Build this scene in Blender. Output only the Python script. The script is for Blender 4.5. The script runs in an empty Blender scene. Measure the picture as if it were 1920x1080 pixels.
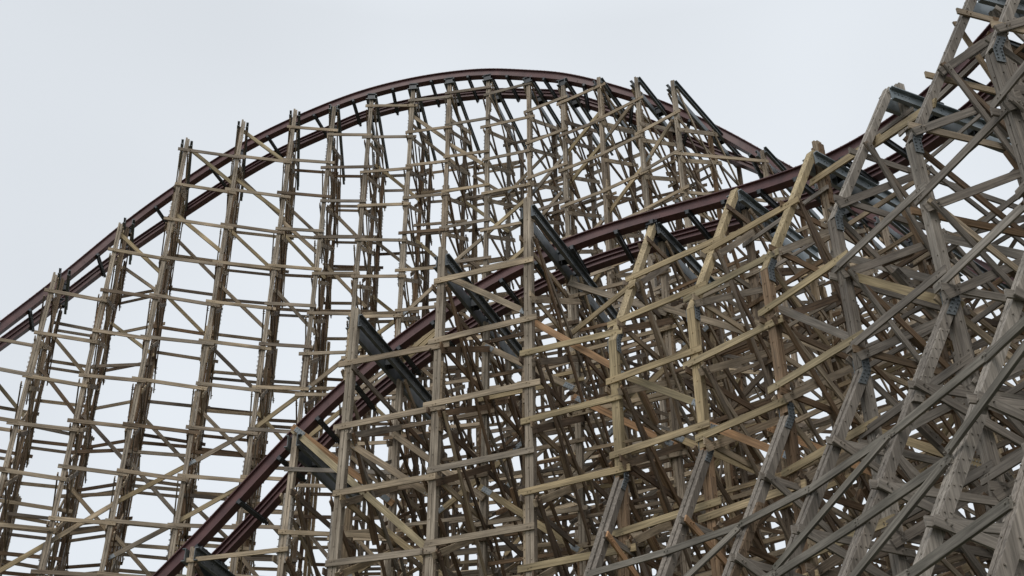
import bpy, math, random
from mathutils import Vector, Matrix
R = random.Random(7)
rad = math.radians
sc = bpy.context.scene
COL = sc.collection
GZ = -1.7                     # ground, camera eye is z = 0

# ------------------------------------------------------------------ materials
def new_mat(name):
    m = bpy.data.materials.new(name); m.use_nodes = True
    nt = m.node_tree; nt.nodes.clear()
    out = nt.nodes.new('ShaderNodeOutputMaterial')
    b = nt.nodes.new('ShaderNodeBsdfPrincipled')
    nt.links.new(b.outputs[0], out.inputs[0])
    return m, nt, b

def wood(name, cols, rough=.85, stain=(.10, .085, .07), stain_amt=.55):
    m, nt, b = new_mat(name)
    N, L = nt.nodes, nt.links
    tc = N.new('ShaderNodeTexCoord'); oi = N.new('ShaderNodeObjectInfo')
    off = N.new('ShaderNodeVectorMath'); off.operation = 'MULTIPLY_ADD'
    mul = N.new('ShaderNodeCombineXYZ')
    k = N.new('ShaderNodeMath'); k.operation = 'MULTIPLY'; k.inputs[1].default_value = 57.0
    L.new(oi.outputs['Random'], k.inputs[0])
    for i in range(3): L.new(k.outputs[0], mul.inputs[i])
    off.inputs[1].default_value = (1, 1, 1)
    L.new(tc.outputs['Object'], off.inputs[0]); L.new(mul.outputs[0], off.inputs[2])
    def noise(scale, sv, det=4, ro=.6):
        mp = N.new('ShaderNodeMapping'); mp.inputs['Scale'].default_value = sv
        L.new(off.outputs[0], mp.inputs[0])
        n = N.new('ShaderNodeTexNoise'); n.inputs['Scale'].default_value = scale
        n.inputs['Detail'].default_value = det; n.inputs['Roughness'].default_value = ro
        L.new(mp.outputs[0], n.inputs['Vector']); return n
    tone = N.new('ShaderNodeValToRGB')
    el = tone.color_ramp.elements
    while len(el) > 1: el.remove(el[-1])
    el[0].position = 0; el[0].color = (*cols[0], 1)
    for i, c in enumerate(cols[1:], 1):
        e = el.new(i / (len(cols) - 1)); e.color = (*c, 1)
    L.new(oi.outputs['Random'], tone.inputs[0])
    grain = noise(1.0, (.9, 26, 26), 5, .65)
    gr = N.new('ShaderNodeMapRange'); gr.inputs[1].default_value = .3; gr.inputs[2].default_value = .7
    gr.inputs[3].default_value = .5; gr.inputs[4].default_value = 1.42
    L.new(grain.outputs[0], gr.inputs[0])
    m1 = N.new('ShaderNodeMix'); m1.data_type = 'RGBA'; m1.blend_type = 'MULTIPLY'; m1.inputs[0].default_value = 1
    L.new(tone.outputs[0], m1.inputs[6]); L.new(gr.outputs[0], m1.inputs[7])
    dr = noise(1.0, (.55, 1.5, 1.5), 2, .5)
    dm = N.new('ShaderNodeMapRange'); dm.inputs[1].default_value = .3; dm.inputs[2].default_value = .7
    dm.inputs[3].default_value = .68; dm.inputs[4].default_value = 1.3
    L.new(dr.outputs[0], dm.inputs[0])
    m0 = N.new('ShaderNodeMix'); m0.data_type = 'RGBA'; m0.blend_type = 'MULTIPLY'; m0.inputs[0].default_value = 1
    L.new(m1.outputs[2], m0.inputs[6]); L.new(dm.outputs[0], m0.inputs[7])
    st = noise(1.0, (.8, 3.5, 3.5), 5, .7)
    sr = N.new('ShaderNodeMapRange'); sr.inputs[1].default_value = .47; sr.inputs[2].default_value = .72
    sr.inputs[3].default_value = 0; sr.inputs[4].default_value = stain_amt
    L.new(st.outputs[0], sr.inputs[0])
    m2 = N.new('ShaderNodeMix'); m2.data_type = 'RGBA'
    L.new(sr.outputs[0], m2.inputs[0]); L.new(m0.outputs[2], m2.inputs[6]); m2.inputs[7].default_value = (*stain, 1)
    L.new(m2.outputs[2], b.inputs['Base Color'])
    b.inputs['Roughness'].default_value = rough
    b.inputs['Specular IOR Level'].default_value = .25
    bp = N.new('ShaderNodeBump'); bp.inputs['Strength'].default_value = .5; bp.inputs['Distance'].default_value = .01
    L.new(grain.outputs[0], bp.inputs['Height']); L.new(bp.outputs[0], b.inputs['Normal'])
    return m

def steel(name, c, c2, metal, rough):
    m, nt, b = new_mat(name)
    N, L = nt.nodes, nt.links
    tc = N.new('ShaderNodeTexCoord')
    n = N.new('ShaderNodeTexNoise'); n.inputs['Scale'].default_value = 2.3; n.inputs['Detail'].default_value = 6
    L.new(tc.outputs['Object'], n.inputs['Vector'])
    r = N.new('ShaderNodeValToRGB'); r.color_ramp.elements[0].position = .35; r.color_ramp.elements[1].position = .68
    r.color_ramp.elements[0].color = (*c, 1); r.color_ramp.elements[1].color = (*c2, 1)
    L.new(n.outputs[0], r.inputs[0]); L.new(r.outputs[0], b.inputs['Base Color'])
    b.inputs['Metallic'].default_value = metal; b.inputs['Roughness'].default_value = rough
    return m

M = {
 'tan':   wood('weathered_tan_timber', [(.37,.285,.195),(.31,.25,.185),(.43,.335,.225),(.28,.235,.185)]),
 'yellow':wood('fresh_treated_timber', [(.41,.315,.185),(.36,.285,.17),(.46,.355,.215),(.34,.28,.175)], stain_amt=.25),
 'grey':  wood('silver_grey_timber', [(.25,.215,.18),(.19,.165,.14),(.31,.275,.235),(.22,.19,.16)]),
 'dark':  wood('stained_brown_timber', [(.155,.098,.058),(.21,.135,.078),(.12,.082,.055),(.19,.135,.088)], stain=(.05,.04,.035)),
 'mix':   wood('mixed_age_timber', [(.27,.205,.14),(.18,.145,.115),(.34,.255,.165),(.16,.11,.07),(.28,.24,.195),(.40,.30,.18)]),
 'orange':wood('new_reddish_timber', [(.44,.26,.14),(.40,.25,.145)], stain_amt=.2),
 'mossy': wood('wet_dark_timber', [(.19,.172,.145),(.25,.225,.19)], stain=(.07,.068,.05)),
 'ledger':steel('dark_galvanised_steel', (.10,.112,.118), (.18,.195,.20), .35, .45),
 'midgalv':steel('weathered_galvanised_steel', (.19,.22,.23), (.30,.33,.345), .4, .45),
 'post': wood('weathered_post_timber', [(.37,.305,.235),(.31,.262,.205),(.42,.35,.27),(.34,.27,.20)], stain=(.12,.09,.065), stain_amt=.7),
 'rust': wood('rusty_brown_timber', [(.33,.215,.13),(.28,.19,.12)]),
 'galv':  steel('bright_galvanised_steel', (.22,.24,.25), (.36,.38,.39), .45, .5),
 'black': steel('dark_painted_steel', (.035,.04,.045), (.06,.065,.07), .2, .5),
 'maroon':steel('maroon_painted_steel', (.135,.060,.057), (.082,.036,.036), .0, .5),
}

# ------------------------------------------------------------------ mesh helpers
class MB:
    def __init__(s): s.v = []; s.f = []
    def box(s, x0, x1, y0, y1, z0, z1):
        n = len(s.v)
        s.v += [(x0,y0,z0),(x1,y0,z0),(x1,y1,z0),(x0,y1,z0),(x0,y0,z1),(x1,y0,z1),(x1,y1,z1),(x0,y1,z1)]
        s.f += [tuple(n+i for i in q) for q in ((0,3,2,1),(4,5,6,7),(0,1,5,4),(1,2,6,5),(2,3,7,6),(3,0,4,7))]
    def loft(s, secs):                    # sections of 4 points each
        n = len(s.v)
        for q in secs: s.v += list(q)
        s.f.append((n+3, n+2, n+1, n)); e = n + 4*(len(secs)-1); s.f.append((e, e+1, e+2, e+3))
        for i in range(len(secs)-1):
            a = n + 4*i
            for j in range(4):
                k = (j+1) % 4; s.f.append((a+j, a+k, a+4+k, a+4+j))
    def bolt(s, x, y, z, ax, r=.018, h=.03):     # hexagonal head, axis 'y' or 'z', sign in h
        n = len(s.v); a = abs(h)
        for t in (0, h):
            for i in range(6):
                c, d = r*math.cos(i*math.pi/3), r*math.sin(i*math.pi/3)
                s.v.append((x+c, y+t, z+d) if ax == 'y' else (x+c, y+d, z+t))
        s.f += [tuple(n+i for i in range(6)), tuple(n+6+i for i in range(5, -1, -1))]
        for i in range(6):
            j = (i+1) % 6; s.f.append((n+i, n+j, n+6+j, n+6+i))
    def mesh(s, name, mat):
        me = bpy.data.meshes.new(name); me.from_pydata(s.v, [], s.f); me.update()
        me.materials.append(mat); return me

def link(name, mb, mat, mw, parent):
    me = mb.mesh(name, mat)
    o = bpy.data.objects.new(name, me); COL.objects.link(o)
    o['_mw'] = 0; del o['_mw']
    if parent is not None:
        o.parent = parent
        pw = WORLD[parent.name]
        o.matrix_basis = pw.inverted() @ mw
    else: o.matrix_basis = mw
    WORLD[o.name] = mw
    return o
WORLD = {}

def frame(p, X, Yh):
    X = X.normalized(); Y = (Yh - X*X.dot(Yh)).normalized(); Z = X.cross(Y)
    m = Matrix((X, Y, Z)).transposed().to_4x4(); m.translation = p
    return m
UP = Vector((0,0,1))

def board(name, p0, p1, side, th, h, mat, parent, ext=.0, bolts=0, jit=.0, bow=.0):
    """plank from p0 to p1: th along side, h across; bow = slight sag or twist"""
    if jit:
        p0 = p0 + Vector((R.uniform(-jit,jit) for _ in range(3))); p1 = p1 + Vector((R.uniform(-jit,jit) for _ in range(3)))
    d = p1 - p0; L = d.length; mw = frame(p0, d, side)
    mb = MB(); n = 4; tw = R.uniform(-.03,.03) if bow else 0
    secs = []
    for i in range(n+1):
        t = i/n; x = -ext + (L+2*ext)*t; s = 4*t*(1-t)*bow; a = tw*(t-.5)
        ca, sa = math.cos(a), math.sin(a)
        q = []
        for (yy, zz) in ((-th/2,-h/2),(th/2,-h/2),(th/2,h/2),(-th/2,h/2)):
            q.append((x, yy*ca-zz*sa + s, yy*sa+zz*ca + s*.6))
        secs.append(q)
    mb.loft(secs)
    for x in ((0, L) if bolts else ()):
        for k in range(bolts):
            mb.bolt(x + (k-.5*(bolts-1))*.09, -th/2, R.uniform(-.3,.3)*h, 'y', .016, -.02)
            mb.bolt(x + (k-.5*(bolts-1))*.09, th/2, R.uniform(-.3,.3)*h, 'y', .016, .05)
    return link(name, mb, mat, mw, parent)

def tagt(o, label, cat, group=None):
    o['label'] = label; o['category'] = cat
    if group: o['group'] = group

# ------------------------------------------------------------------ setting
def ground():
    mb = MB(); mb.v = [(-900,-600,GZ),(900,-600,GZ),(900,1500,GZ),(-900,1500,GZ)]; mb.f = [(0,1,2,3)]
    m, nt, b = new_mat('gravel_and_grass')
    N, L = nt.nodes, nt.links
    tc = N.new('ShaderNodeTexCoord')
    n = N.new('ShaderNodeTexNoise'); n.inputs['Scale'].default_value = .15; n.inputs['Detail'].default_value = 8
    L.new(tc.outputs['Object'], n.inputs['Vector'])
    r = N.new('ShaderNodeValToRGB'); r.color_ramp.elements[0].color = (.10,.092,.075,1); r.color_ramp.elements[1].color = (.06,.08,.035,1)
    r.color_ramp.elements[0].position = .4; r.color_ramp.elements[1].position = .6
    L.new(n.outputs[0], r.inputs[0]); L.new(r.outputs[0], b.inputs['Base Color']); b.inputs['Roughness'].default_value = .95
    me = mb.mesh('ground', m); o = bpy.data.objects.new('ground', me); COL.objects.link(o); o['kind'] = 'structure'
ground()

# ------------------------------------------------------------------ bents
class Bent:
    pass
def mk_bent(key, x, y, head, label, group):
    B = Bent(); B.key = key; a = rad(head)
    B.T = Vector((math.cos(a), math.sin(a), 0)); B.b = Vector((-math.sin(a), math.cos(a), 0))
    B.o = Vector((x, y, 0))
    e = bpy.data.objects.new('trestle_bent', None); COL.objects.link(e)
    e.location = (x, y, GZ); e.empty_display_size = .5
    WORLD[e.name] = Matrix.Translation((x, y, GZ)); B.e = e
    tagt(e, label, 'trestle bent', group)
    return B
def P(B, r, z, t=0): 
    p = B.o + B.b*r + B.T*t; p.z = z; return p

def post(B, prof, mat, w=.24, d=.21, plies=2, splice=True, seed=0, top_cut=True):
    """laminated post through prof = [(r, z), ...] from top to bottom"""
    zt = prof[0][1]; zb = prof[-1][1]
    p0 = P(B, 0, zb)
    mw = frame(p0, UP, B.T)                      # local x up, y along the track, z away
    mb = MB(); gap = .014; pw = (w - gap*(plies-1))/plies
    for i in range(plies):
        y0 = -w/2 + i*(pw+gap); y1 = y0 + pw
        dt = R.uniform(-.12, 0) if i else 0
        secs = []
        for (r, z) in reversed(prof):
            x = z - zb + (dt if z == zt else 0)
            dz = R.uniform(-.004, .004)
            secs.append([(x, y0, r-d/2+dz), (x, y1, r-d/2+dz), (x, y1, r+d/2+dz), (x, y0, r+d/2+dz)])
        mb.loft(secs)
    # bolt heads through the plies, front face
    z = zb + .4
    while z < zt - .2:
        r = rz(prof, z)
        if z > B.zvis:
            mb.bolt(z-zb, R.uniform(-.06,.06), r-d/2, 'z', .016, -.022)
            mb.bolt(z-zb+R.uniform(-.1,.1), w/2, r, 'y', .016, .03)
        z += R.uniform(.35, .9)
    o = link('post', mb, mat, mw, B.e)
    if splice:
        z = max(B.zvis, zb) + R.uniform(.3, 2.5)
        while z < zt - 2.2:
            Ls = R.uniform(1.5, 2.4); sgn = R.choice((-1, 1)); m2 = MB()
            both = R.random() < .4
            for sg in ((-1, 1) if both else (sgn,)):
                pt = .07 if B.key[0] == 'N' else .05
                y0, y1 = sorted((sg*(w/2+.003), sg*(w/2+pt)))
                ra, rb = rz(prof, z), rz(prof, z+Ls)
                m2.loft([[(xx, y0, r-d*.46), (xx, y1, r-d*.46), (xx, y1, r+d*.46), (xx, y0, r+d*.46)] for xx, r in ((z-zb, ra), (z-zb+Ls, rb))])
                q = z + .12
                while q < z + Ls - .05:
                    r = rz(prof, q)
                    for dd in (-.05, .05):
                        m2.bolt(q-zb, sg*(w/2+pt), r+dd, 'y', .015, sg*(.022 if B.key[1] > 4 and B.key[0] == 'N' else .05))
                    m2.bolt(q-zb, sg*(w/2+.036), r-d*.46, 'z', .014, -.02)
                    q += .22
            link('splice_plate', m2, M[R.choice(['tan','mix','dark','grey'])] if B.tone != 'grey' else M['grey'], mw, o)
            z += Ls + R.uniform(1.2, 4.5)
    return o
def rz(prof, z):
    for (r0, z0), (r1, z1) in zip(prof, prof[1:]):
        if z1 <= z <= z0: return r1 + (r0-r1)*(z-z1)/(z0-z1) if z0 != z1 else r0
    return prof[0][0] if z > prof[0][1] else prof[-1][0]

def ledger(B, r0, r1, z, rails=(), hh=.42, mat='ledger', pad=.05):
    """double steel channel that carries the rails; z is its top"""
    for sg in (-1, 1):
        mw = frame(P(B, r0, z), P(B, r1, z)-P(B, r0, z), -B.T)   # x along, y = -T, z up
        L = r1 - r0; mb = MB(); y = sg*.15
        ya, yb = sorted((y, y+sg*.022)); fa, fb = sorted((y+sg*.0225, y+sg*.12))
        mb.box(0, L, ya, yb, -hh, 0)
        mb.box(0, L, fa, fb, -.03, 0); mb.box(0, L, fa, fb, -hh, -hh+.03)
        x = .15
        while x < L: 
            mb.bolt(x, y+sg*.022, -hh*.35, 'y', .018, sg*.03); mb.bolt(x, y+sg*.022, -hh*.68, 'y', .018, sg*.03)
            x += .55 if x > .6 else .12
        link('steel_ledger', mb, M[mat], mw, B.e)
    for r in rails:                                 # saddle under each rail
        mb = MB(); x = r - r0
        mb.box(x-.2, x+.2, -.2, .2, .002, pad)
        mb.box(x-.15, x-.12, -.14, .14, -.30, .0); mb.box(x+.12, x+.15, -.14, .14, -.30, .0)
        for a in (-.16, .16):
            for c in (-.17, .17): mb.bolt(x+a, c, pad-.03, 'z', .02, .06); mb.bolt(x+a, c, .002, 'z', .02, -.09)
        link('rail_saddle', mb, M['black'], frame(P(B, r0, z), P(B, r1, z)-P(B, r0, z), -B.T), B.e)

def gusset(B, r, z, w, lean, mat='galv'):
    """steel plate with bolts on the side of a kinked post joint"""
    for sg in (1, -1):
        mb = MB(); y0, y1 = sorted((sg*(w/2+.004), sg*(w/2+.022)))
        mb.loft([[(x, y0, rr-.10), (x, y1, rr-.10), (x, y1, rr+.10), (x, y0, rr+.10)] for x, rr in ((-.36, lean[0]*.86), (0, 0), (.36, lean[1]*.86))])
        for i in range(-3, 4):
            for dd in (-.06, .06):
                rr = lean[1]*i/4.2 if i > 0 else lean[0]*-i/4.2
                mb.bolt(i*.09, sg*(w/2+.022), rr+dd, 'y', .02, sg*.03)
        link('gusset_plate', mb, M[mat], frame(P(B, r, z), UP, B.T), B.e)

def ribbon(A, B, ra, rb, za, zb, mat, front=-1, owner=None, ext=.28, h=.185, th=.05, off=.135, name='ribbon_board', bow=.01, bolts=2):
    """board running along the structure from bent A to bent B"""
    p0 = P(A, ra + front*off, za); p1 = P(B, rb + front*off, zb)
    s = ((A.b + B.b)*.5)
    # local y must point away from the track side so that bolts stick out on both faces
    return board(name, p0, p1, s, th, h, M[mat] if isinstance(mat, str) else mat, (owner or A).e, ext=ext, bolts=bolts, jit=.015, bow=R.uniform(-bow, bow))

def girt(B, r0, z0, r1, z1, mat, t=.16, ext=.12, h=.18, th=.05, name='girt'):
    o = board(name, P(B, r0, z0, t), P(B, r1, z1, t), B.T, th, h, M[mat], B.e, ext=ext, bolts=2, jit=.012, bow=R.uniform(-.012,.012))
    if name == 'diagonal_brace' and B.key[0] == 'N' and R.random() < .33:
        L = (P(B, r1, z1) - P(B, r0, z0)).length; x = L*R.uniform(.45, .6); w = R.uniform(.35, .6)
        mb = MB(); sg = -1 if t > 0 else 1
        y0, y1 = sorted((sg*(th/2+.003), sg*(th/2+.12))); mb.box(x-w, x+w, y0, y1, -h*.62, h*.62)
        for q in (-.6, -.2, .2, .6): mb.bolt(x+w*q, sg*(th/2+.12), 0, 'y', .017, sg*.03)
        link('spacer_block', mb, M[R.choice(['dark','dark','rust','grey'])], WORLD[o.name], o)
    return o

ORD = ['first','second','third','fourth','fifth','sixth','seventh','eighth','ninth','tenth','eleventh','twelfth','thirteenth','fourteenth','fifteenth','sixteenth','seventeenth','eighteenth','nineteenth','twentieth']
TL = 2.1                      # panel height

# ---------------- near structure (right and centre), drop then level turn
NEAR = {  # key: x, y, heading, track level, rail offset
 -3:(-16.6, 33.4, -8, 7.0, 2.9), -2:(-13.6, 33.1, -11, 10.1, 2.9), -1:(-10.52,32.45,-14,13.35,2.9), 0:(-7.67,31.5,-17,16.75,2.85),
 1:(-4.86,30.97,-19.1,19.4,2.7), 2:(-2.154,29.98,-22,21.0,2.65), 3:(.504,28.8,-25.8,22.0,2.75), 4:(2.787,27.59,-33.9,22.35,3.15),
 5:(4.725,25.96,-44,22.0,3.5), 6:(6.34,24.16,-54.1,21.5,3.75), 7:(7.55,22.06,-65.1,21.6,4.3), 8:(8.6,19.3,-72.6,22.0,4.5), 9:(9.4,16.6,-76,22.7,4.5), 10:(9.95,13.9,-79,23.6,4.5)}
NLAB = {
 -3:'low timber bent under the foot of the near drop, leftmost of the near row',
 -2:'timber bent below the near drop, second from the left of the near row',
 -1:'timber bent whose steel ledger meets the near maroon rail at the bottom edge',
 0:'timber bent whose short steel ledger bracket hangs under the near drop, above the bottom-left corner',
 1:'weathered bent with dark steel ledger where the near track climbs past the far bays',
 2:'weathered bent with long dark ledger left of the tall centre post',
 3:'bent with the tall straight weathered post and longest dark ledger, centre of the photo',
 4:'bent with pale yellow leaning top post just right of the centre post',
 5:'bent with yellow leaning post, second yellow one right of the centre post',
 6:'bent with yellow leaning post and grey post stub poking above the near track',
 7:'silver grey bent with leaning post and galvanised ledger against the sky at right',
 8:'silver grey kinked bent at the right edge, its post passing in front of the track',
 9:'grey bent beyond the right-edge kinked one, second nearest the camera',
 10:'grey bent nearest the camera, rightmost of all'}
NB = {}
for k, (x, y, hd, z, rr) in NEAR.items():
    B = mk_bent(('N', k), x, y, hd, NLAB[k], 'bents of the near track'); NB[k] = B
    B.z = z; B.rr = rr; B.zvis = max(4.5, .34*y - 1.5) if k < 7 else 4.0
    B.tone = 'grey' if k >= 7 else 'tan'
Z1, Z2 = 16.5, 12.2
for k, B in NB.items():
    z = B.z; lo = GZ
    B.cols = {}
    if k <= 0:
        B.cols[1] = [(2.6, z+.1), (2.6, lo)]
    elif k <= 3:
        B.cols[0] = [(0, z+.35), (0, lo)]
        B.cols[1] = [(3.5, z-.38), (3.5, lo)]
    else:
        top = z + .15; lean = (top-Z1)*.53
        B.cols[0] = [(lean, top), (0, Z1), (0, lo)]
        B.cols[1] = [(lean+.42 if k != 6 else lean+.3, z+({6:.75,7:.5}.get(k,-.38))), (lean+.42 if k != 6 else lean+.3, z-.5), (3.3, lo)]
        B.batter = [(0, Z2+.25), (-(Z2+.25-lo)*.57, lo)]
    rc = 7.0 
    B.cols[2] = [(rc, z-.38), (rc, lo)]
    B.cols[3] = [(rc+.35, z-3.5), (rc+.35+(z-3.5-lo)*.30, lo)]
    B.cols[4] = [(rc+.5, z-1.2), (rc+.5+(z-1.2-lo)*.14, lo)] if k > 0 else [(rc+.3, z-5), (rc+2.2, lo)]
    tone = {1:'tan',2:'tan',3:'tan',4:'yellow',5:'yellow',6:'yellow'}.get(k, 'grey' if k > 6 else 'tan')
    # outer column
    if k > 3:
        pr = B.cols[0]
        post(B, [pr[0], pr[1]], M[tone], w=.23, splice=False, plies=1 if k < 7 else 2)
        zl = Z2 if k < 7 else lo
        post(B, [(0, Z1-.01), (0, Z2+.3)], M['rust'] if k == 6 else M[tone], w=.23, splice=False, plies=1 if k < 7 else 2)
        post(B, [(0, Z2+.29), (0, lo)], M[{4:'rust',5:'rust',6:'dark'}.get(k, 'grey')], w=.24, splice=True)
        post(B, B.batter, M['grey'], w=.25, d=.22, plies=2, splice=(k > 5))
        gusset(B, .02, Z1, .25, (0, .22), 'ledger'); gusset(B, 0, Z2+.2, .25, (-.24, 0), 'ledger')
    elif k > 0:
        post(B, B.cols[0], M['post'], w=.24)
    for c in (1, 2, 3, 4):
        post(B, B.cols[c], M['post' if (c == 1 and k < 5) else ('grey' if k > 6 else 'mix')], w=.19 if c < 3 else .16, d=.18, splice=(c < 3))
    r0 = {True: 2.35}.get(k <= 0, -.12 if k <= 3 else (z+.15-Z1)*.53-.15)
    ledger(B, r0, 7.3, z, (B.rr, B.rr+1.4), pad=.15, mat='midgalv' if k > 4 else 'ledger')
# per-bay board phase of the outer face
PH = {-3:15.0,-2:15.4,-1:15.2,0:15.0,1:15.6,2:15.8,3:14.7,4:15.2,5:14.9,6:15.3,7:15.2,8:15.0,9:15.3}
keys = sorted(NB)
for k in keys[:-1]:
    A, B = NB[k], NB[k+1]
    for c in (0, 1, 2, 3, 4):
        if c not in A.cols or c not in B.cols: 
            if not (c == 0 and k == 0): continue
            continue
        pa, pb = A.cols[c], B.cols[c]
        ph = PH[k] + (0 if c == 0 else R.uniform(-1, 1))
        ztop = min(pa[0][1], pb[0][1]) - .35
        if c == 0 and k >= 6: ztop = 16.9
        elif c == 0 and k >= 3: ztop = 20.6
        zl = min(A.zvis, B.zvis)
        n = math.ceil((zl - ph)/TL); zz = ph + n*TL
        while zz < ztop:
            if c == 0: mt = 'tan' if k < 3 else ('yellow' if k < 7 else 'grey')
            elif k >= 7: mt = 'grey'
            else: mt = R.choice(['tan','tan','dark','mix','mix','grey','yellow'])
            if c == 0 and k == 6 and zz > 17: mt = 'grey'
            # near the drop, the boards of a shorter bent stop at its own top
            ra = 2.9 if (c == 0 and k == 3 and zz > 17.2) else rz(pa, zz)
            ribbon(A, B, ra, rz(pb, zz), zz+R.uniform(-.05,.05), zz+R.uniform(-.05,.05), mt,
                   front=-1 if c < 2 else R.choice((-1, 1)), h=.185 if c == 0 else .14, ext=R.uniform(.15, .38))
            if c > 0 and R.random() < .5:
                ribbon(A, B, rz(pa, zz+.9), rz(pb, zz+.9), zz+.95, zz+.9, R.choice(['mix','dark','grey']), front=1, h=.11, th=.04, ext=.2) if zz+1.1 < ztop else None
            zz += TL
# sloping yellow plank just inside the leaning posts at the right
for a, b, r0, z0, r1, z1 in ((6,7,2.6,20.6,1.86,19.6), (7,8,1.86,19.55,.75,17.8)):
    ribbon(NB[a], NB[b], r0, r1, z0, z1, 'yellow', h=.21, off=0, ext=.25, front=1, bow=0)
# bent-plane girts and diagonals
for k, B in NB.items():
    ph = PH.get(k, 15.2) - .25
    n = math.ceil((B.zvis - ph)/TL); zz = ph + n*TL
    i = 0
    zt = B.z - .5
    while zz < zt + TL:
        cs = [c for c in (0, 1, 2, 3) if c in B.cols]
        for a, c in zip(cs, cs[1:]):
            pa, pb = B.cols[a], B.cols[c]
            if zz < pa[0][1] - .1 and zz < zt:
                hi = min(zz, pb[0][1])
                mt = 'grey' if k > 6 and R.random() < .6 else R.choice(['dark','dark','tan','mix'])
                if a < 2 or zz < pb[0][1]:
                    girt(B, rz(pa, zz), zz, rz(pb, zz), zz, mt, t=.165*(-1 if i % 2 else 1), ext=.3)
            # steep diagonal, down and away
            z1 = min(zz, pa[0][1]-.15)
            if z1 - TL*1.0 > B.zvis - 2 and z1 < zt + .1:
                z2 = z1 - TL*(1.0 if a else 1.25)
                if z2 < pb[0][1]:
                    mt = 'grey' if k > 6 and R.random() < .5 else R.choice(['dark','dark','mix','tan'])
                    girt(B, rz(pa, z1), z1-.1, rz(pb, z2), z2-.1, mt, t=.225*(1 if i % 2 else -1), ext=.2, h=.16, name='diagonal_brace')
                if a < 2 and z1 - .2 < pb[0][1] and z1 - TL > B.zvis - 2 and (a == 0 or i % 2):
                    girt(B, rz(pa, z1-TL), z1-TL-.05, rz(pb, z1-.2), z1-.2, R.choice(['tan','tan','mix','dark']) if k < 7 else 'grey', t=-.22 if a else .2, ext=.3, h=.19, name='diagonal_brace')
                if (a == 0 and i % 2) or (a == 1 and i % 2 == 0):
                    z3 = z1 - TL*2.1
                    if z3 < pb[0][1]:
                        girt(B, rz(pa, z1), z1-.15, rz(pb, z3), z3, R.choice(['dark','dark','mix']) if k < 7 else 'grey', t=.28, ext=.15, h=.15, name='diagonal_brace')
                if a == 2 and i % 2:
                    girt(B, rz(pb, z1-.1) , z1-.1, rz(pa, z2), z2, 'mix', t=-.28, ext=.15, h=.15, name='diagonal_brace')
        # outward batter girts
        if k > 3 and zz < Z2 - .6:
            girt(B, rz(B.batter, zz-.3), zz-.3, 0, zz-.3, 'grey', t=.18, ext=.3, h=.16)
            girt(B, rz(B.batter, zz-.3), zz-.35, 3.3, zz-TL-.3, 'grey' if k > 5 else 'orange', t=.24, ext=.2, name='diagonal_brace')
        zz += TL; i += 1
for k in range(1, 10):
    A, B = NB[k], NB[k+1]
    for c in (2, 3, 4):
        z = max(A.zvis, 5) + R.uniform(0, 2)
        while z < min(A.cols[c][0][1], B.cols[c][0][1]) - 2.6:
            if R.random() < .55:
                za, zb = (z, z+2.2) if R.random() < .5 else (z+2.2, z)
                ribbon(A, B, rz(A.cols[c], za), rz(B.cols[c], zb), za, zb, R.choice(['mix','grey','tan','dark']) if k < 7 else 'grey',
                       front=1, h=.12, th=.045, off=.17, ext=.15, name='face_diagonal')
            z += TL
    B = A
    for a, c in ((1,2),(2,3),(3,4)):
        z = max(B.zvis, 5) + R.uniform(0, 1)
        while z < min(B.cols[a][0][1], B.cols[c][0][1]) - 2.3:
            if R.random() < .6:
                girt(B, rz(B.cols[a], z), z, rz(B.cols[c], z+2.1), z+2.1, R.choice(['mix','dark','tan','grey']) if k < 7 else 'grey', t=-.3, h=.12, th=.04, name='diagonal_brace')
            z += TL
# outer grey boards on the batter posts, two bays long
for (zl, ks) in ((9.35, ((4,6),(6,8),(8,10))), (7.5, ((5,7),(7,9))), (5.6, ((6,8),(8,10)))):
    for a, b in ks:
        A, B = NB[a], NB[b]; m_ = NB[(a+b)//2]
        for A_, B_ in ((A, m_), (m_, B)):
            ribbon(A_, B_, rz(A_.batter, zl), rz(B_.batter, zl), zl, zl, 'mossy', h=.145, th=.06, off=.17, ext=.02, bow=.0)
for a, za, b, zb in ((8,9.2,7,7.6),(6,9.2,5,7.6),(9,7.4,8,5.7),(7,7.4,6,5.7),(10,9.2,9,7.6),(8,5.5,7,3.9)):
    A, B = (NB[b], NB[a]); q0, q1 = zb, za
    ribbon(A, B, rz(A.batter, q0), rz(B.batter, q1), q0, q1, 'mossy', h=.13, th=.06, off=.235, ext=.02, bow=0, name='face_diagonal')
# long face diagonals on the middle columns
def facediag(D, k0, k1, c, z0, z1, mat, off=.2, front=-1, h=.2, th=.07, brackets=None):
    if brackets is None: brackets = R.random() < .45
    A, B = D[k0], D[k1]
    if c not in A.cols or c not in B.cols: return
    ra, rb = rz(A.cols[c], z0), rz(B.cols[c], z1)
    o = ribbon(A, B, ra, rb, z0, z1, mat, front=front, h=h, th=th, off=off, ext=.1, name='face_diagonal', bow=.0)
    if brackets:
        for X_, r_, z_, s_ in ((A, ra, z0, 1), (B, rb, z1, -1)):
            d = (P(B, rb+front*off, z1) - P(A, ra+front*off, z0)).normalized()*s_
            p = P(X_, r_+front*off, z_)
            mb = MB(); mb.box(.05, .42, -th/2-.012, -th/2-.003, -h*.42, h*.42)
            for i in range(4):
                for q in (-.05, .05): mb.bolt(.09+i*.09, -th/2-.012, q, 'y', .016, -.02)
            link('end_bracket', mb, M['galv'], frame(p, d, X_.b*1.0), o)
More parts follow.
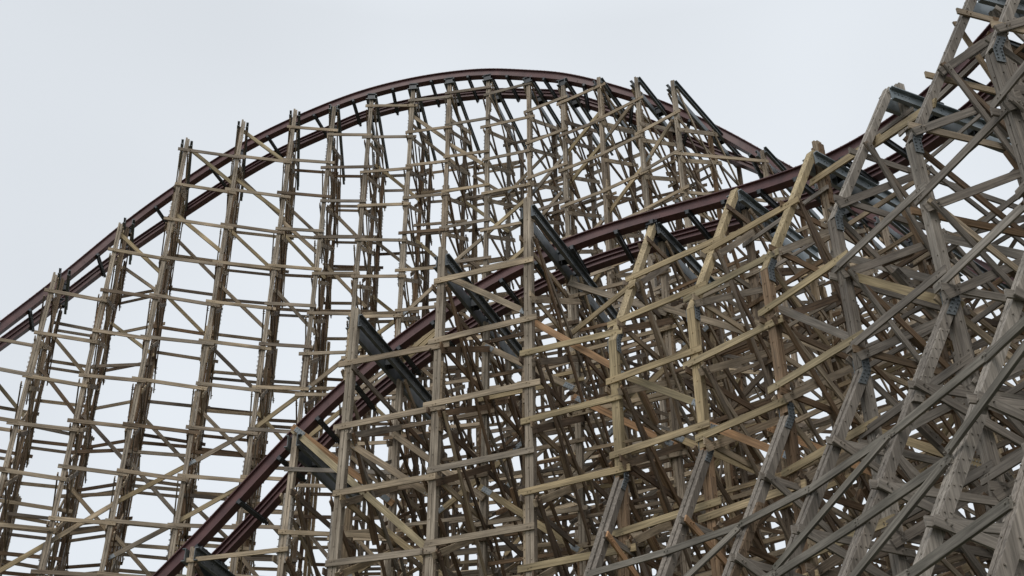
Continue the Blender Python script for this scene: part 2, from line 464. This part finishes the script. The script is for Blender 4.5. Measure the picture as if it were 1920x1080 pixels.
for k0, c, z0, dz, mt in ((0,1,17,-2.4,'orange'),(1,1,16.9,-2.6,'tan'),(2,1,19.6,-2.3,'tan'),(3,1,17.0,-2.3,'orange'),(2,1,14.6,-2.5,'yellow'),(3,1,21.2,-2.0,'tan'),
                          (4,1,15.0,-2.3,'yellow'),(5,1,17.5,-2.6,'tan'),(5,1,14.2,-2.4,'orange'),(6,1,18.2,-2.6,'grey'),(4,1,19.4,-2.3,'tan'),(1,1,13.6,-2.6,'yellow'),
                          (6,1,13.0,-2.2,'yellow'),(7,1,17,-3,'grey'),(7,1,12.5,-3,'grey'),(8,1,19,-3,'grey'),(3,2,18,2.5,'yellow'),(2,2,15,2.6,'tan'),(4,2,17,2.4,'mix'),
                          (5,2,16,2.6,'tan'),(6,2,18.5,-2.4,'grey'),(1,2,15.5,2.2,'yellow'),(0,2,13.4,2.0,'yellow'),(7,2,15.5,3,'grey'),(8,2,17,3,'grey'),(3,3,14,2.6,'yellow'),(5,3,13,2.6,'yellow')):
    facediag(NB, k0, k0+1, c, z0, z0+dz, mt)

for k0, z0, z1, mt in ((3,18.0,15.7,'orange'),(4,15.6,13.7,'yellow'),(5,13.2,11.4,'orange'),(2,20.4,18.2,'tan'),(6,15.5,13.2,'grey'),(1,15.2,13.0,'tan'),(7,15.0,12.4,'yellow')):
    facediag(NB, k0, k0+1, 0, z0, z1-z0+z0, mt, front=1, off=.15, h=.19, th=.06)
ribbon(NB[0], NB[2], 2.45, .0, 16.9, 11.4, 'yellow', front=1, off=.15, h=.2, th=.07, ext=.3, name='face_diagonal')
# ---------------- far hill
FAR = { -4:(-25.62,39.34,28), -3:(-23.72,40.35,25), -2:(-21.77,41.26,23), -1:(-19.78,42.07,20), 0:(-17.74,42.77,17.5), 1:(-15.68,43.36,15.7), 2:(-13.32,44.01,13.5),
 3:(-10.94,44.5,9.2), 4:(-9.03,44.7,4), 5:(-7.17,44.75,-1), 6:(-5.06,44.65,-6), 7:(-3.17,44.33,-12), 8:(-1.19,43.83,-18), 9:(.84,43.13,-24), 10:(2.5,42.2,-26),
 11:(4.16,41.16,-29), 12:(5.77,39.91,-33), 13:(7.18,38.52,-36), 14:(10.85,39.07,-38), 15:(12.6,37.6,-41), 16:(14.2,36.0,-45), 17:(15.6,34.2,-49), 18:(16.8,32.2,-53), 19:(17.8,30.1,-57) }
FR = {-4:(5.9,20.3), -3:(5.8,24.2), -2:(5.7,27.9), -1:(5.4,31.35), 0:(4.9,34.9), 1:(3.8,37.1), 2:(2.2,38.84), 3:(.95,40.0), 4:(.15,40.6), 5:(-.05,41.35), 6:(-.05,41.95), 7:(-.05,42.05), 8:(-.05,41.8),
 9:(-.02,41.0), 10:(.05,40.0), 11:(.85,39.0), 12:(2.3,37.85), 13:(4.4,36.3), 14:(2.2,32.95), 15:(2.3,30.0), 16:(2.4,27.1), 17:(2.5,24.2), 18:(2.5,21.4), 19:(2.5,18.8)}
FLAB = {
 -4:'low timber bent at the far left end of the far hill, lowest of them',
 -3:'timber bent of the far hill, second from the left end',
 -2:'timber bent of the far hill, third from the left end',
 -1:'timber bent of the far hill just left of the one ending at the track',
 0:'timber bent whose short front post ends right at the maroon track, far left',
 1:'leftmost bent whose front post stands clear above the track against the sky',
 2:'second bent whose post pokes above the far track, from the left',
 3:'third bent poking above the far track, its top touching the upper rail',
 4:'timber bent ending under the upper rail, first one on the rise to the crest',
 5:'timber bent under the rail, third left of the crest',
 6:'timber bent under the rail, second left of the crest',
 7:'timber bent under the rail just left of the crest',
 8:'timber bent directly under the crest of the far hill',
 9:'timber bent just right of the crest, in line with the tall centre post',
 10:'timber bent right of the crest whose ledger starts under the upper rail',
 11:'timber bent right of the crest whose top just clears the upper rail',
 12:'timber bent with dark ledger sticking up over the track, second from the right',
 13:'timber bent with the last dark ledger standing up over the falling track',
 14:'bent with low grey ledger beneath the far track where the two tracks meet',
 15:'far hill bent hidden behind the near track crossing, first one',
 16:'far hill bent seen through the yellow leaning posts of the near row',
 17:'far hill bent seen through the silver grey bents at right',
 18:'far hill bent behind the right-edge grey lattice',
 19:'lowest far hill bent at the right, mostly hidden by grey lattice'}
FB = {}
for k, (x, y, hd) in FAR.items():
    B = mk_bent(('F', k), x, y, hd, FLAB[k], 'bents of the far hill'); FB[k] = B
    B.rr, B.z = FR[k]; B.zvis = .355*y - 1.5; B.tone = 'tan'
    z = B.z; lo = GZ
    ztop = {0: 31.8, -1: 28.6, -2: 25.4, -3: 22, -4: 18.5}.get(k, z + (.25 if k in (1,2,3,11,12,13) else .02))
    B.cols = {0: [(0, ztop), (0, lo)]}
    B.cols[1] = [(3.3, z-.36), (3.3, lo)] if k > 0 else [(4.2, z-.36), (4.2, lo)]
    re = {True: 7.3}.get(k <= 0, 5.6)
    if k in (12, 13): re = 6.2
    B.re = re
    B.cols[2] = [(re, z-.36), (re, lo)]
    B.cols[3] = [(re+.3, z-5), (re+.3+(z-5-lo)*.12, lo)]
    B.cols[4] = [(re+2.6, z-9), (re+2.6+(z-9-lo)*.12, lo)]
    post(B, B.cols[4], M['mix'], w=.16, d=.16, splice=False)
    post(B, B.cols[0], M['post'], w=.185, d=.19)
    post(B, B.cols[1], M['dark' if R.random() < .6 else 'mix'], w=.17, d=.18)
    post(B, B.cols[2], M['dark' if R.random() < .6 else 'mix'], w=.17, d=.18)
    post(B, B.cols[3], M['mix'], w=.16, d=.16, splice=False)
    ledger(B, 3.9 if k <= 0 else -.22, re+.3, z, (B.rr, B.rr+1.5), hh=.3)
PF = {-4:36.2,-3:36.4,-2:36.1,-1:36.0,0:36.5,1:36.6,2:36.75,3:36.9,4:36.6,5:36.4,6:36.7,7:36.9,8:36.4,9:36.8,10:36.5,11:36.6,12:36.7,13:36.5,14:36.5,15:36.1,16:36.8,17:36.4,18:36.5}
keys = sorted(FB)
for k in keys[:-1]:
    A, B = FB[k], FB[k+1]
    for c in (0, 1, 2, 3, 4):
        pa, pb = A.cols[c], B.cols[c]
        ph = PF[k] + (0 if c == 0 else R.uniform(-.9, .9))
        ztop = min(pa[0][1], pb[0][1]) - .3
        zl = min(A.zvis, B.zvis); n = math.ceil((zl - ph)/TL); zz = ph + n*TL
        while zz < ztop:
            if R.random() < (0, .62 if (k < 6 and zz > 24) else .3, .15, (.15 if zz < 22 else .7), (.2 if zz < 20 else .85))[c]: zz += TL; continue
            mt = R.choice(['tan','tan','tan','mix']) if c == 0 else R.choice(['tan','dark','mix','mix'])
            ribbon(A, B, rz(pa, zz), rz(pb, zz), zz+R.uniform(-.06,.06), zz+R.uniform(-.06,.06), mt, front=-1 if c < 2 else 1, ext=R.uniform(.14, .36), h=.16, off=.13+.002*(k % 2))
            if c in (1, 2) and R.random() < .2:
                ribbon(A, B, rz(pa, zz), rz(pb, zz), zz-.35, zz-.35, 'mix', front=1, h=.14, ext=.1, off=.135)
            zz += TL
    # face diagonals, falling to the right
    if k <= 7:
        z0 = min(A.cols[1][0][1], 60) - .5 - (k % 2)*1.1; j = 0
        while z0 > A.zvis:
            if z0 - 3.3 < B.cols[1][0][1] - .1 and R.random() < .72:
                c = 1 if R.random() < .7 else 2
                facediag(FB, k, k+1, c, z0, z0-2.4, R.choice(['tan','yellow','tan','mix']), brackets=False, h=.17, th=.06)
            z0 -= TL*1.6
    else:
        z0 = A.cols[1][0][1] - 1.4 - (k % 3)*1.7
        while z0 > A.zvis:
            if R.random() < .6 and z0+2.6 < B.cols[1][0][1]:
                up = R.random() < .6
                facediag(FB, k, k+1, 1, z0, z0+(2.4 if up else -2.4), R.choice(['tan','yellow','mix']), brackets=R.random() < .4, h=.17, th=.06)
            z0 -= TL*1.5
for k0, z0 in ((1,37.0),(2,38.6),(2,35.6),(0,31.4),(3,33.4),(6,40.1),(7,38.0),(1,33.0)):
    facediag(FB, k0, k0+1, 0, z0, z0-(1.8 if k0 < 6 else 1.9), 'yellow' if k0 < 3 else 'tan', front=1, off=.15, h=.18, th=.07, brackets=False)
# long rising diagonals just behind the outer face
for ks, z0, sl in ((range(-2, 7), 12.9, 1.9), (range(1, 7), 16.2, 1.85), (range(7, 11), 30.4, 1.75), (range(9, 12), 32.0, 1.75), (range(5, 9), 24.0, 1.8), (range(10, 13), 29.5, 1.8)):
    for i, k in enumerate(ks):
        facediag(FB, k, k+1, 0, z0+sl*i, z0+sl*(i+1), 'yellow' if i % 2 else 'tan', front=1, off=.19, h=.18, th=.08, brackets=(i % 2 == 0))
for k, B in FB.items():
    ph = PF.get(k, 36.5) - .28
    n = math.ceil((B.zvis - ph)/TL); zz = ph + n*TL; i = 0
    while zz < B.z + TL:
        for a, c in ((0,1),(1,2),(2,3),(3,4)):
            pa, pb = B.cols[a], B.cols[c]
            z1 = min(zz, B.z-.5)
            if zz < B.z-.5 and zz < pa[0][1] and zz < pb[0][1]:
                girt(B, rz(pa, zz), zz, rz(pb, zz), zz, R.choice(['tan','dark','mix','mix']), t=.15*(-1 if i % 2 else 1), ext=.25, h=.16)
            z2 = z1 - TL*(1.35 if a == 0 else 1.1)
            if a < 2 and z2 > B.zvis-1 and z1 < pa[0][1]+.1 and z2 < pb[0][1]:
                girt(B, rz(pa, z1), z1-.1, rz(pb, z2), z2, R.choice(['dark','mix','tan']), t=.21*(1 if i % 2 else -1), ext=.2, h=.14, name='diagonal_brace')
                girt(B, rz(pa, z2+.6), z2+.6, rz(pb, z2+2.7), z2+2.7, R.choice(['tan','tan','mix']), t=(.2 if a == 0 else -.2), ext=.5, h=.19, name='diagonal_brace') if z2+2.7 < pb[0][1]+.2 else None
        zz += TL; i += 1

# ------------------------------------------------------------------ tracks
def catmull(pts, n):
    out = []
    for i in range(len(pts)-1):
        p0 = pts[max(i-1, 0)]; p1 = pts[i]; p2 = pts[i+1]; p3 = pts[min(i+2, len(pts)-1)]
        for j in range(n):
            t = j/n
            out.append(.5*((2*p1) + (p2-p0)*t + (2*p0-5*p1+4*p2-p3)*t*t + (3*p1-p0-3*p2+p3)*t**3))
    out.append(pts[-1]); return out
def smooth(c, n):
    for _ in range(n):
        c = [c[0]] + [(c[i-1]+2*c[i]+c[i+1])/4 for i in range(1, len(c)-1)] + [c[-1]]
    return c
def build_track(D, label, ties_per_bay, extra_head=(), extra_tail=(), gauge=1.4, H=.37, lift=.1):
    ks = sorted(D)
    pts = list(extra_head) + [P(D[k], D[k].rr, D[k].z + .055 + lift) for k in ks] + list(extra_tail)
    c = smooth(catmull(pts, 10), 30)
    e = bpy.data.objects.new('coaster_track', None); COL.objects.link(e)
    e.location = c[len(c)//2]; WORLD[e.name] = Matrix.Translation(e.location)
    tagt(e, label, 'coaster track')
    fr = []
    for i, p in enumerate(c):
        d = (c[min(i+1, len(c)-1)] - c[max(i-1, 0)]).normalized()
        s = Vector((-d.y, d.x, 0)).normalized()            # away from the camera side
        fr.append((p, d, s, s.cross(d)*-1 if s.cross(d).z < 0 else s.cross(d)))
    base = fr[len(fr)//2][0]
    for off in (0, gauge):
        mb = MB()
        for (a0, a1, h0, h1) in ((-.20,.20,H-.03,H), (-.11,.11,.0401,H-.0301), (-.17,.17,0,.04), ((.1102,.18,H*.5,H*.5+.03) if off == 0 else (-.18,-.1102,H*.5,H*.5+.03))):
            secs = []
            for p, d, s, u in fr:
                q = p + s*off - base
                secs.append([tuple(q + s*a0 + u*h0), tuple(q + s*a1 + u*h0), tuple(q + s*a1 + u*h1), tuple(q + s*a0 + u*h1)])
            mb.loft(secs)
        # bolt heads along the flange edges and joint straps every few metres
        for i, (p, d, s, u) in enumerate(fr):
            q = p + s*off - base
            for a in (-.17, .17):
                n = len(mb.v); w = .014
                for t1 in (-w, w):
                    for t2 in (-w, w):
                        for t3 in (H+.002, H+.025): mb.v.append(tuple(q + s*(a+t1) + d*t2 + u*t3))
                mb.f += [tuple(n+j for j in g) for g in ((0,1,3,2),(4,6,7,5),(0,4,5,1),(2,3,7,6),(0,2,6,4),(1,5,7,3))]
            if i % 36 == 18 and i+1 < len(fr):
                for sg in (-1, 1):
                    n = len(mb.v)
                    for t2 in (-.25, .25):
                        for t1 in (.1115, .125):
                            for t3 in (.06, H*.45): mb.v.append(tuple(q + s*(sg*t1) + d*t2 + u*t3))
                    mb.f += [tuple(n+j for j in g) for g in ((0,1,3,2),(4,6,7,5),(0,4,5,1),(2,3,7,6),(0,2,6,4),(1,5,7,3))]
        m = Matrix.Translation(base)
        link('rail', mb, M['maroon'], m, e)
    nb = len(c)-1; step = 10/ties_per_bay
    x = step/2 if ties_per_bay == 1 else step*.55
    while x < nb:
        i = int(round(x)); p, d, s, u = fr[min(i, nb)]
        mb = MB(); L = gauge + .44
        mb.box(-.22, L-.22, -.055, .055, -.15, -.005)
        mb.box(-.22, L-.22, .056, .09, -.025, -.006); mb.box(-.22, L-.22, -.09, -.056, -.025, -.006)
        for t in (-.24, -.1, .1, .24): 
            for o_ in (0, gauge):
                mb.bolt(t+o_, 0, -.15, 'z', .018, -.03)
                mb.bolt(t+o_, .055, -.08, 'y', .018, .02); mb.bolt(t+o_, -.055, -.08, 'y', .018, -.02)
        link('crosstie', mb, M['black'], frame(p, s, -d), e)
        x += step
    return fr
build_track(NB, 'maroon steel track of the near drop and turn, crossing the picture below the far hill', 2.4,
            extra_head=[Vector((-23, 37.5, 2.0)), Vector((-19.6, 36.9, 4.4))], extra_tail=[Vector((15.3, 11.9, 24.7)), Vector((15.9, 8.9, 25.9))])
f1 = [Vector((-34.5, 40.5, 9.5)), Vector((-31.4, 42.7, 14.5))]
build_track(FB, 'maroon steel track arching over the crest of the far hill against the sky', 1, extra_head=f1, gauge=1.5, H=.42, lift=0,
            extra_tail=[Vector((22.6, 29.2, 14.5)), Vector((24.0, 26.8, 12.0))])

# ------------------------------------------------------------------ light, sky, camera
w = bpy.data.worlds.new('World'); sc.world = w; w.use_nodes = True
nt = w.node_tree; nt.nodes.clear(); N, L = nt.nodes, nt.links
out = N.new('ShaderNodeOutputWorld'); bg = N.new('ShaderNodeBackground'); L.new(bg.outputs[0], out.inputs[0])
sky = N.new('ShaderNodeTexSky'); sky.sky_type = 'NISHITA'; sky.sun_disc = False
sky.sun_elevation = rad(50); sky.sun_rotation = rad(195)
tc = N.new('ShaderNodeTexCoord'); sep = N.new('ShaderNodeSeparateXYZ'); L.new(tc.outputs['Generated'], sep.inputs[0])
# overcast cloud deck: brighter towards the zenith, faint soft mottling
mr = N.new('ShaderNodeMapRange'); mr.inputs[1].default_value = .72; mr.inputs[2].default_value = 1.0
mr.inputs[3].default_value = 8.8; mr.inputs[4].default_value = 15.0
L.new(sep.outputs[2], mr.inputs[0])
ns = N.new('ShaderNodeTexNoise'); ns.inputs['Scale'].default_value = 1.5; ns.inputs['Detail'].default_value = 3; ns.inputs['Roughness'].default_value = .5
L.new(tc.outputs['Generated'], ns.inputs['Vector'])
nr = N.new('ShaderNodeMapRange'); nr.inputs[1].default_value = .3; nr.inputs[2].default_value = .7; nr.inputs[3].default_value = .86; nr.inputs[4].default_value = 1.06
L.new(ns.outputs[0], nr.inputs[0])
mm = N.new('ShaderNodeMath'); mm.operation = 'MULTIPLY'; L.new(mr.outputs[0], mm.inputs[0]); L.new(nr.outputs[0], mm.inputs[1])
vm = N.new('ShaderNodeVectorMath'); vm.operation = 'SCALE'; vm.inputs[0].default_value = (.935, .985, 1.04); L.new(mm.outputs[0], vm.inputs['Scale'])
mx = N.new('ShaderNodeMix'); mx.data_type = 'RGBA'; mx.inputs[0].default_value = .93
L.new(sky.outputs[0], mx.inputs[6]); L.new(vm.outputs[0], mx.inputs[7])
L.new(mx.outputs[2], bg.inputs[0]); bg.inputs[1].default_value = .1

sd = bpy.data.lights.new('sun', 'SUN'); sd.energy = 1.2; sd.angle = rad(25); sd.color = (1, .96, .9)
so = bpy.data.objects.new('sun', sd); COL.objects.link(so)
az, elv = rad(195), rad(50)
sdir = Vector((math.sin(az)*math.cos(elv), math.cos(az)*math.cos(elv), math.sin(elv)))
so.rotation_euler = sdir.to_track_quat('Z', 'Y').to_euler(); so.location = (0, -20, 60)

cam = bpy.data.cameras.new('camera'); co = bpy.data.objects.new('camera', cam); COL.objects.link(co)
cam.sensor_width = 36; cam.lens = 36*2200/1920; cam.clip_end = 3000; cam.clip_start = .1
co.location = (0, 0, 0); co.rotation_euler = (rad(90+33.5), 0, 0)
sc.camera = co
sc.render.resolution_x = 1920; sc.render.resolution_y = 1080
sc.view_settings.view_transform = 'Standard'; sc.view_settings.look = 'None'
sc.view_settings.exposure = 0; sc.view_settings.gamma = 1
